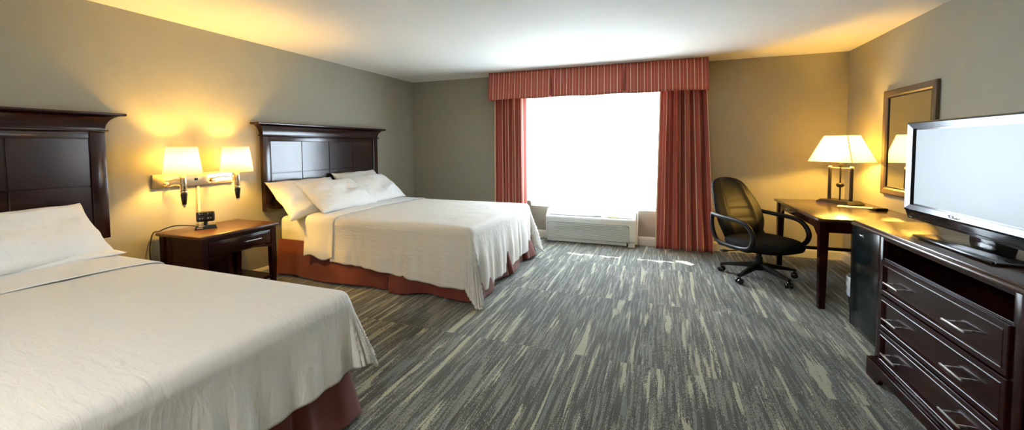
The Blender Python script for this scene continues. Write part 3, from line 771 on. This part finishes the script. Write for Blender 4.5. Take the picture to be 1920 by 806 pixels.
MB().lathe([(.0001, .43), (.014, .44), (.016, .46), (.028, .49), (.029, .51), (.018, .53), (.0001, .538)], (0, 0, 0), 20).build('bulb', M['bulb'], t, True)
LP.append((LO[0], LO[1], LO[2] + .50))

# papers and adapter on the desk
t = thing('brochure', 'thin white brochure with pink and blue edge lying in front of the table lamp', 'brochure', (1.695, 4.615, DZ), R_(-25))
MB().box((-.13, -.05, 0), (.13, .05, .003), 0).build('cover', M['paper'], t)
MB().box((-.02, -.0505, .003), (.06, .05, .0045), 0).build('pink_sheet', M['paper_pink'], t)
MB().box((.05, -.051, .003), (.13, .05, .0055), 0).build('blue_sheet', M['paper_blue'], t)
t = thing('power_adapter', 'small black power adapter with a thin looped cable on the desk', 'adapter', (1.80, 4.42, DZ), R_(10))
MB().box((-.045, -.028, 0), (.045, .028, .026), .006, 3).build('adapter_body', M['black'], t, True)
mb = MB().box((-.085, -.02, .004), (-.045, .0, .018), .003).box((-.10, -.017, .007), (-.085, -.013, .012)).box((-.10, -.007, .007), (-.085, -.003, .012)); mb.build('plug', M['black'], t, True)
MB().tube(smooth_path([(.045, 0, .008), (.075, .02, .004), (.098, .05, .004), (.075, .085, .004), (.03, .09, .004), (-.02, .07, .004), (-.04, .045, .004)]), .0022, 8).build('cable', M['black'], t, True)

# ------------------------------------------------------------------ mirror
MO = (R, 4.338, 1.33)
t = thing('wall_mirror', 'bronze framed rectangular mirror on the wall between lamp and television', 'mirror', MO)
hw, hh, fw, dp = .383, .47, .068, .030
fr = MB()
def miter(a, b, c_, d_):
    # a,b outer, c_,d_ inner ; bevelled section
    pass
outer = [(-hw, -hh), (hw, -hh), (hw, hh), (-hw, hh)]
def ringpts(ins, x): return [fr.bm.verts.new((x, p[0] - math.copysign(ins, p[0]), p[1] - math.copysign(ins, p[1]))) for p in outer]
rg = [ringpts(0, -.001), ringpts(0, -dp * .75), ringpts(.012, -dp), ringpts(.048, -dp * .82), ringpts(.060, -dp * .55), ringpts(fw, -.010), ringpts(fw, -.001)]
for a, b in zip(rg[:-1], rg[1:]):
    for i in range(4): fr.bm.faces.new((a[i], a[(i + 1) % 4], b[(i + 1) % 4], b[i]))
fr.build('mirror_frame', M['mirror_frame'], t)
fr = MB(); rg = [ringpts(.057, -.0155), ringpts(fw + .004, -.0155), ringpts(fw + .004, -.009), ringpts(.057, -.009)]
for a, b in zip(rg, rg[1:] + rg[:1]):
    for i in range(4): fr.bm.faces.new((a[i], a[(i + 1) % 4], b[(i + 1) % 4], b[i]))
fr.build('inner_lip', M['black'], t)
MB().box((-.009, -hw + fw - .002, -hh + fw - .002), (-.004, hw - fw + .002, hh - fw + .002)).build('mirror_glass', M['mirror'], t)

# ------------------------------------------------------------------ dresser
CO = (1.535, 2.3125, 0)
t = thing('dresser', 'dark cherry wood dresser with three drawers and open niche under the television', 'dresser', CO)
FX = 1.142; CY0, CY1 = 1.825, 2.800; BX = R - .012; TZ = .845
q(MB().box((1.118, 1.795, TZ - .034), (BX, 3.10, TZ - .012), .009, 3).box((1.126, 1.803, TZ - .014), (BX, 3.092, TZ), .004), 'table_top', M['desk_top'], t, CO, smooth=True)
q(MB().box((FX + .002, CY0, .10), (BX, CY0 + .022, TZ - .035), .002), 'side_panel', M['wood_z'], t, CO)
q(MB().box((FX + .002, CY1 - .022, .10), (BX, CY1, TZ - .035), .002), 'side_panel', M['wood_z'], t, CO)
for a, b in ((CY0, CY0 + .052), (CY1 - .048, CY1)): q(MB().box((FX - .001, a, .105), (FX + .022, b, TZ - .035), .003), 'stile', M['wood_z'], t, CO, smooth=True)
q(MB().box((FX, CY0 + .05, .790), (FX + .02, CY1 - .046, TZ - .035), .002), 'top_rail', M['wood'], t, CO)
q(MB().box((BX - .015, CY0 + .02, .11), (BX - .005, CY1 - .02, TZ - .036)), 'back_panel', M['wood_z'], t, CO)
q(MB().box((FX + .004, CY0 + .02, .684), (BX - .016, CY1 - .02, .694), .001), 'niche_shelf', M['wood'], t, CO)
q(MB().box((FX + .012, CY0 + .02, .105), (FX + .03, CY1 - .02, .684)), 'carcass', M['wood'], t, CO)
def drawer(z0, z1):
    a, b = CY0 + .054, CY1 - .050; x = FX
    mb = MB()
    o = [(a, z0), (b, z0), (b, z1), (a, z1)]
    def rp(ins, xx): return [mb.bm.verts.new((xx, p[0] + (ins if p[0] == a else -ins), p[1] + (ins if p[1] == z0 else -ins))) for p in o]
    rg = [rp(0, x + .30), rp(0, x - .006), rp(.003, x - .009), rp(.021, x - .009), rp(.024, x - .011), rp(.027, x - .009), rp(.034, x + .001), rp(.040, x + .001)]
    for u, v in zip(rg[:-1], rg[1:]):
        for i in range(4): mb.bm.faces.new((u[i], u[(i + 1) % 4], v[(i + 1) % 4], v[i]))
    mb.bm.faces.new(rg[-1]); mb.bm.faces.new(list(reversed(rg[0])))
    d = q(mb, 'drawer', M['wood'], t, CO)
    zc = (z0 + z1) / 2 - .010
    for yc in (2.597, 2.118):
        hb = MB().box((x - .036, yc - .068, zc - .004), (x - .029, yc + .068, zc + .004), .0015)
        for s in (-.048, .048): hb.box((x - .030, yc + s - .003, zc - .003), (x + .002, yc + s + .003, zc + .003), .001)
        hh_ = q(hb, 'handle', M['nickel'], d, CO, smooth=True); hh_['label'] = 'thin brushed nickel bar handle'
drawer(.497, .683); drawer(.304, .489); drawer(.114, .296)
pl = MB()
a, b = CY0 - .025, CY1 + .022; x = 1.114
pp = [(a, .098), (a, 0), (a + .12, 0)] + [(a + .12 + .05 * i / 6, .052 * math.sin(PI / 2 * i / 6)) for i in range(1, 7)] + [(b - .17 + .05 * i / 6, .052 * math.cos(PI / 2 * i / 6)) for i in range(0, 7)] + [(b, 0), (b, .098)]
pl.prism(pp, 'x', x, x + .024); pl.box((x + .022, a, 0), (BX, a + .022, .098)); pl.box((x + .022, b - .022, 0), (BX, b, .098))
q(pl, 'plinth', M['wood'], t, CO)
q(MB().box((x - .002, a - .003, .096), (FX + .02, b + .003, .106), .004, 3).box((x + .01, a + .006, .103), (FX + .02, b - .006, .113), .003), 'plinth_moulding', M['wood'], t, CO, smooth=True)

# ------------------------------------------------------------------ mini fridge
FO = (1.56, 3.25, 0)
t = thing('mini_fridge', 'black mini fridge standing on the carpet between dresser and desk', 'fridge', FO)
q(MB().box((1.325, 3.005, .012), (1.86, 3.505, .770), .006), 'cabinet', M['fridge'], t, FO, smooth=True)
d = q(MB().box((1.272, 3.000, .03), (1.322, 3.510, .772), .012, 3), 'door', M['fridge'], t, FO, smooth=True)
lg = MB(); lg.tube(smooth_path([(1.2705, 3.385, .697), (1.2705, 3.372, .700), (1.2705, 3.362, .694), (1.2705, 3.352, .700), (1.2705, 3.342, .698), (1.2705, 3.330, .706), (1.2705, 3.336, .693), (1.2705, 3.322, .693)]), .0013, 6)
q(lg, 'badge', M['nickel'], d, FO)
for a in (1.36, 1.81):
    for b in (3.04, 3.46): q(MB().cyl((a, b, 0), (a, b, .016), .016), 'foot', M['black'], t, FO)

# ------------------------------------------------------------------ waste bin
t = thing('waste_bin', 'small round black waste bin with a clear liner, half hidden by the fridge', 'bin', (1.435, 3.685, 0))
MB().lathe([(.085, 0), (.088, .004), (.105, .20), (.101, .20), (.083, .008)], (0, 0, 0), 36).build('bin_body', M['black_gloss'], t, True)
lb = MB(); n = 72; rings = []
for j, (r, z) in enumerate([(.1, .17), (.108, .175), (.112, .20), (.109, .23), (.114, .26), (.111, .29), (.116, .315), (.113, .322), (.106, .318), (.10, .25), (.095, .15)]):
    rings.append([lb.bm.verts.new(((r + .0035 * fn2(i * .9, j * 1.7, 2)) * math.cos(2 * PI * i / n), (r + .0035 * fn2(i * .9, j * 1.7, 2)) * math.sin(2 * PI * i / n), z)) for i in range(n)])
for a, b in zip(rings[:-1], rings[1:]):
    for i in range(n): lb.bm.faces.new((a[i], a[(i + 1) % n], b[(i + 1) % n], b[i]))
o = lb.build('liner', M['bag'], t, True); o['label'] = 'wrinkled clear plastic liner'

# ------------------------------------------------------------------ television
TO = (1.42, 2.4575, TZ)
t = thing('television', 'silver framed flat television with a blank screen given a glow like a window reflection, on the dresser', 'television', TO)
TX = 1.300; TY0, TY1, TZ0, TZ1 = 1.965, 2.935, .940, 1.436
SY0, SY1, SZ0, SZ1 = 2.040, 2.872, .984, 1.392
mb = MB()
def rect(y0, y1, z0, z1, x): return [mb.bm.verts.new((x, y, z)) for y, z in ((y0, z0), (y1, z0), (y1, z1), (y0, z1))]
rg = [rect(TY0, TY1, TZ0, TZ1, TX + .035), rect(TY0, TY1, TZ0, TZ1, TX + .010), rect(TY0 + .004, TY1 - .004, TZ0 + .004, TZ1 - .004, TX + .002), rect(TY0 + .014, TY1 - .014, TZ0 + .012, TZ1 - .010, TX - .002), rect(SY0 - .006, SY1 + .006, SZ0 - .006, SZ1 + .006, TX + .003), rect(SY0 - .006, SY1 + .006, SZ0 - .006, SZ1 + .006, TX + .020)]
for a, b in zip(rg[:-1], rg[1:]):
    for i in range(4): mb.bm.faces.new((a[i], a[(i + 1) % 4], b[(i + 1) % 4], b[i]))
bz = q(mb, 'bezel', M['silver'], t, TO); bz['label'] = 'shiny silver screen surround'
q(MB().box((TX + .012, SY0 - .008, SZ0 - .008), (TX + .016, SY1 + .008, SZ1 + .008)), 'inner_frame', M['black_gloss'], t, TO)
q(MB().box((TX + .009, SY0, SZ0 + .002), (TX + .0125, SY1 - .017, SZ1 - .002)), 'screen', M['screen'], t, TO)
q(MB().box((TX + .020, TY0 + .01, TZ0 + .004), (TX + .075, TY1 - .01, TZ1 - .006), .015, 3).box((TX + .06, TY0 + .14, TZ0 + .05), (TX + .11, TY1 - .14, TZ1 - .08), .02, 3), 'back_shell', M['black'], t, TO, smooth=True)
sp = q(MB().prism([(TX + .004, TZ0 + .002), (TX + .018, TZ0 - .044), (TX + .05, TZ0 - .044), (TX + .06, TZ0 + .002)], 'y', TY0 + .008, TY1 - .008, .004), 'speaker_bar', M['black_gloss'], t, TO, smooth=True)
q(MB().tube([(TX + .0125, TY0 + .02, TZ0 - .030), (TX + .0125, TY1 - .06, TZ0 - .030)], .0016, 6), 'trim_strip', M['silver'], sp, TO)
q(MB().box((TX + .009, TY1 - .072, TZ0 - .036), (TX + .013, TY1 - .040, TZ0 - .028)), 'badge', M['silver'], sp, TO)
lg = MB().tube(smooth_path([(TX - .0012, 2.53, .956), (TX - .0012, 2.545, .969), (TX - .0012, 2.515, .968), (TX - .0012, 2.52, .957), (TX - .0012, 2.508, .962), (TX - .0012, 2.498, .956), (TX - .0012, 2.49, .963), (TX - .0012, 2.48, .957), (TX - .0012, 2.468, .964)]), .0016, 6)
q(lg, 'emblem', M['window_white'], bz, TO)
nk = MB().prism([(2.372, TZ + .012), (2.543, TZ + .012), (2.535, .99), (2.38, .99)], 'x', 1.375, 1.45, .006); q(nk, 'stand_neck', M['black_gloss'], t, TO, smooth=True)
bs = MB().prism([(1.195, 2.06), (1.195, 2.60), (1.55, 2.63), (1.58, 2.4575), (1.55, 2.03)], 'z', TZ + .006, TZ + .015, .003)
bo = q(bs, 'stand_base', M['black_gloss'], t, TO, smooth=True)
q(MB().box((1.188, 2.07, TZ + .006), (1.197, 2.59, TZ + .016), .003), 'front_bar', M['silver'], bo, TO, smooth=True)
for a, b in ((1.21, 2.09), (1.21, 2.57), (1.52, 2.08), (1.52, 2.58), (1.21, 2.33)): q(MB().cyl((a, b, TZ), (a, b, TZ + .007), .010, n=12), 'pad', M['black'], bo, TO)

# ------------------------------------------------------------------ office chair (faces +x locally)
t = thing('office_chair', 'black leather swivel office chair with loop arms pushed towards the desk', 'office chair', (.915, 4.56, 0), R_(-55)); t.scale = (1.12, 1.14, 1.0)
def caster_leg(a):
    m = Matrix.Rotation(a, 4, 'Z'); mb = MB()
    def V(x, y, z): return m @ Vector((x, y, z))
    sec = [(.03, .030, .105, .155), (.12, .026, .095, .135), (.25, .020, .078, .106), (.305, .018, .068, .090)]
    rings = []
    for x, w, z0, z1 in sec:
        rings.append([mb.bm.verts.new(V(x, y, z)) for y, z in ((-w, z0), (w, z0), (w, z0 + (z1 - z0) * .5), (w * .55, z1), (-w * .55, z1), (-w, z0 + (z1 - z0) * .5))])
    for p, r_ in zip(rings[:-1], rings[1:]):
        for i in range(6): mb.bm.faces.new((p[i], p[(i + 1) % 6], r_[(i + 1) % 6], r_[i]))
    mb.bm.faces.new(list(reversed(rings[0]))); mb.bm.faces.new(rings[-1])
    lo_ = mb.build('base_leg', M['black'], t, True)
    ca = a + 1.1
    c = m @ Vector((.298, 0, 0)); ax = Vector((math.cos(ca), math.sin(ca), 0))
    cm = Matrix.Translation(c) @ Matrix.Rotation(ca, 4, 'Z'); w = MB()
    for s in (-1, 1):
        w.lathe([(.006, s * .006), (.024, s * .007), (.0265, s * .010), (.0265, s * .022), (.022, s * .026), (.006, s * .027)], (0, 0, .0265), 24, axis='x', m=cm)
    w.cyl(c + Vector((0, 0, .03)), c + Vector((0, 0, .085)), .008)
    w.tube([cm @ Vector((-.006, .02 * math.cos(q_) , .0265 + .031 * math.sin(q_) )) for q_ in [PI * i / 8 for i in range(9)]], .006, 8)
    w.build('caster', M['black_gloss'], lo_, True)
for i in range(5): caster_leg(R_(215 + 72 * i))
MB().lathe([(.05, .085), (.052, .10), (.045, .15), (.03, .158), (.028, .21), (.020, .212), (.018, .275), (.04, .28)], (0, 0, 0), 28).build('gas_column', M['black'], t, True)
MB().box((-.11, -.085, .270), (.12, .085, .310), .012, 3).build('tilt_mechanism', M['black'], t, True)
MB().tube(smooth_path([(-.02, -.05, .285), (-.04, -.15, .278), (-.05, -.24, .275), (-.06, -.30, .282)]), .005, 8).box((-.085, -.34, .272), (-.035, -.285, .288), .006).build('lever', M['black'], t, True)
# seat cushion
def cushion(a, b, n=2.6, z0=.305, z1=.405, front=.02):
    mb = MB(); K = 48; rings = []
    prof = [(.30, z0), (.85, z0 + .002), (.97, z0 + .018), (1.0, z0 + .045), (.985, z1 - .03), (.93, z1 - .008), (.78, z1 + .004), (.5, z1 - .004), (.2, z1 - .012)]
    for s, z in prof:
        ring = []
        for i in range(K):
            th = 2 * PI * i / K; c_, s__ = math.cos(th), math.sin(th)
            x = a * s * math.copysign(abs(c_) ** (2 / n), c_); y = b * s * math.copysign(abs(s__) ** (2 / n), s__)
            zz = z - (.030 * max(0, x / a) ** 3 if z > .35 else 0)
            ring.append(mb.bm.verts.new((x, y, zz)))
        rings.append(ring)
    for p, r_ in zip(rings[:-1], rings[1:]):
        for i in range(K): mb.bm.faces.new((p[i], p[(i + 1) % K], r_[(i + 1) % K], r_[i]))
    mb.bm.faces.new(list(reversed(rings[0]))); mb.bm.faces.new(rings[-1]); return mb
mb = cushion(.290, .262); bmesh.ops.translate(mb.bm, verts=mb.bm.verts, vec=(.04, 0, 0)); mb.build('seat', M['seat_fabric'], t, True)
# backrest: a padded shell, curved and leaning back
def backrest():
    mb = MB(); nu, nv = 36, 40; H0, H1 = .335, .965
    def outline(v):
        w = .195 + .065 * math.sin(PI * min(1, v * 1.25) ** .9) - .015 * v
        w = .20 + .055 * sm(v / .35) - .075 * sm((v - .45) / .55)
        if v > .82: w *= math.sqrt(max(0, 1 - ((v - .82) / .185) ** 2.6)) ** .9 if v < 1.0 else 0.30
        if v < .06: w *= .80 + .20 * (v / .06)
        return max(w, .02)
    def P(u, v, s):
        U = 2 * u - 1; w = outline(v); y = U * w; z = H0 + (H1 - H0) * v
        lean_ = -.195 - .25 * v + .035 * math.sin(v * PI * 1.2)
        wrap = .055 * U * U * (.5 + .5 * v)
        th = .050 * (1 - abs(U) ** 3.5) ** .5 * (1 - abs(2 * v - 1) ** 8) ** .5
        pad = 0
        if s > 0:
            pad += .012 * math.exp(-((abs(U) - .60) / .12) ** 2) * 1.0
            pad -= .006 * (math.exp(-((v - .50) / .012) ** 2) + math.exp(-((v - .36) / .012) ** 2) + math.exp(-((v - .64) / .012) ** 2)) * (1 if abs(U) < .5 else 0)
            pad += .012 * math.exp(-((v - .22) / .15) ** 2) + .01 * math.exp(-((v - .85) / .12) ** 2)
        else: th *= .75
        return (lean_ + wrap + s * th + pad * (1 if s > 0 else 0) * (1 - abs(U) ** 4), y, z)
    top = [[mb.bm.verts.new(P(i / nu, j / nv, 1)) for j in range(nv + 1)] for i in range(nu + 1)]
    bot = [[top[i][j] if i in (0, nu) or j in (0, nv) else mb.bm.verts.new(P(i / nu, j / nv, -1)) for j in range(nv + 1)] for i in range(nu + 1)]
    for i in range(nu):
        for j in range(nv):
            mb.bm.faces.new((top[i][j], top[i][j + 1], top[i + 1][j + 1], top[i + 1][j]))
            mb.bm.faces.new((bot[i][j], bot[i + 1][j], bot[i + 1][j + 1], bot[i][j + 1]))
    return mb
backrest().build('backrest', M['leather'], t, True, auto=False)
for s in (-1, 1):
    y = s * .285
    lp_ = smooth_path([(-.26, y * .93, .61), (-.12, y, .600), (.06, y, .592), (.15, y, .565), (.205, y, .50), (.215, y, .43), (.17, y * .98, .355), (.05, y * .93, .327), (-.10, y * .93, .327), (-.20, y * .93, .352), (-.255, y * .92, .44), (-.27, y * .92, .53), (-.26, y * .93, .61)], 5)
    mb = MB().tube(lp_[:-1], .017, 12, flat=1.25, closed=True)
    ar = mb.build('armrest', M['black'], t, True)
    MB().box((-.20, min(y * .9, y * .2), .300), (-.13, max(y * .9, y * .2), .322), .004).box((.06, min(y * .9, y * .2), .300), (.13, max(y * .9, y * .2), .322), .004).build('bracket', M['black'], ar, True)

# ------------------------------------------------------------------ lights
def lamp(name, kind, loc, energy, col, **kw):
    d = bpy.data.lights.new(name, kind); d.energy = energy; d.color = col
    for k, v in kw.items(): setattr(d, k, v)
    o = bpy.data.objects.new(name, d); C.objects.link(o); o.location = loc; return o
WARM = (1, .57, .10)
for i, p in enumerate(LP[:2]): lamp('sconce_light', 'POINT', p, 26, WARM, shadow_soft_size=.03)
lamp('desk_lamp_light', 'POINT', LP[2], 32, WARM, shadow_soft_size=.03)
# unseen fill light and made-up fixture behind the camera, added to brighten the foreground
el = thing('fill_fixture', 'added round fill light overhead behind the viewer', 'ceiling light', (-1.2, -1.2, H))
MB().lathe([(.17, -.001), (.17, -.02), (.15, -.03)], (0, 0, 0), 32).build('mount', M['white_trim'], el, True)
MB().lathe([(.15, -.03), (.15, -.05), (.11, -.075), (.0001, -.085)], (0, 0, 0), 32).build('diffuser', simple('fill_diffuser', (.8, .8, .75), .5, emit=(1, .86, .68), estr=6), el, True)
o = lamp('fill_light', 'AREA', (-1.2, -1.2, H - .10), 60, (1, .97, .92), shape='DISK', size=.6)
sun = lamp('sun', 'SUN', (0, 8, 4), 21, (1, .96, .9), angle=.01)
sd = Vector((.60, -.80, -.60)).normalized(); sun.rotation_euler = sd.to_track_quat('-Z', 'Y').to_euler()
po = lamp('window_portal', 'AREA', ((WX0 + WX1) / 2, D + .165, (WZ0 + WZ1) / 2), 1, (1, 1, 1), shape='RECTANGLE', size=WX1 - WX0, size_y=WZ1 - WZ0)
po.data.cycles.is_portal = True; po.rotation_euler = (-PI / 2, 0, 0)
w = bpy.data.worlds.new('World'); sc.world = w; w.use_nodes = True
bg = w.node_tree.nodes['Background']; bg.inputs['Color'].default_value = (.70, .86, 1.0, 1); bg.inputs['Strength'].default_value = 20

# ------------------------------------------------------------------ camera
yaw, pitch, roll = -.355984274, -.0501880508, -.00626964
cy_, sy_, cp_, sp_ = math.cos(yaw), math.sin(yaw), math.cos(pitch), math.sin(pitch)
fw_ = Vector((sy_ * cp_, cy_ * cp_, sp_)); rt = Vector((cy_, -sy_, 0)); up = rt.cross(fw_)
r2 = math.cos(roll) * rt + math.sin(roll) * up; u2 = -math.sin(roll) * rt + math.cos(roll) * up
cd = bpy.data.cameras.new('camera'); cam = bpy.data.objects.new('camera', cd); C.objects.link(cam)
cam.matrix_world = Matrix(((r2.x, u2.x, -fw_.x, 0), (r2.y, u2.y, -fw_.y, 0), (r2.z, u2.z, -fw_.z, 1.31137), (0, 0, 0, 1)))
cd.sensor_width = 36; cd.lens = 756.488 / 1920 * 36; cd.shift_x = 0; cd.shift_y = -(403 - 313.44) / 1920; cd.clip_start = .02
sc.camera = cam

sc.view_settings.view_transform = 'Standard'; sc.view_settings.look = 'None'; sc.view_settings.gamma = 1; sc.view_settings.exposure = .55
sc.view_settings.use_curve_mapping = False
cy = sc.cycles
cy.max_bounces = 10; cy.diffuse_bounces = 6; cy.glossy_bounces = 4; cy.transmission_bounces = 6; cy.transparent_max_bounces = 12
cy.sample_clamp_indirect = 40; cy.use_denoising = True; cy.caustics_reflective = False; cy.caustics_refractive = False
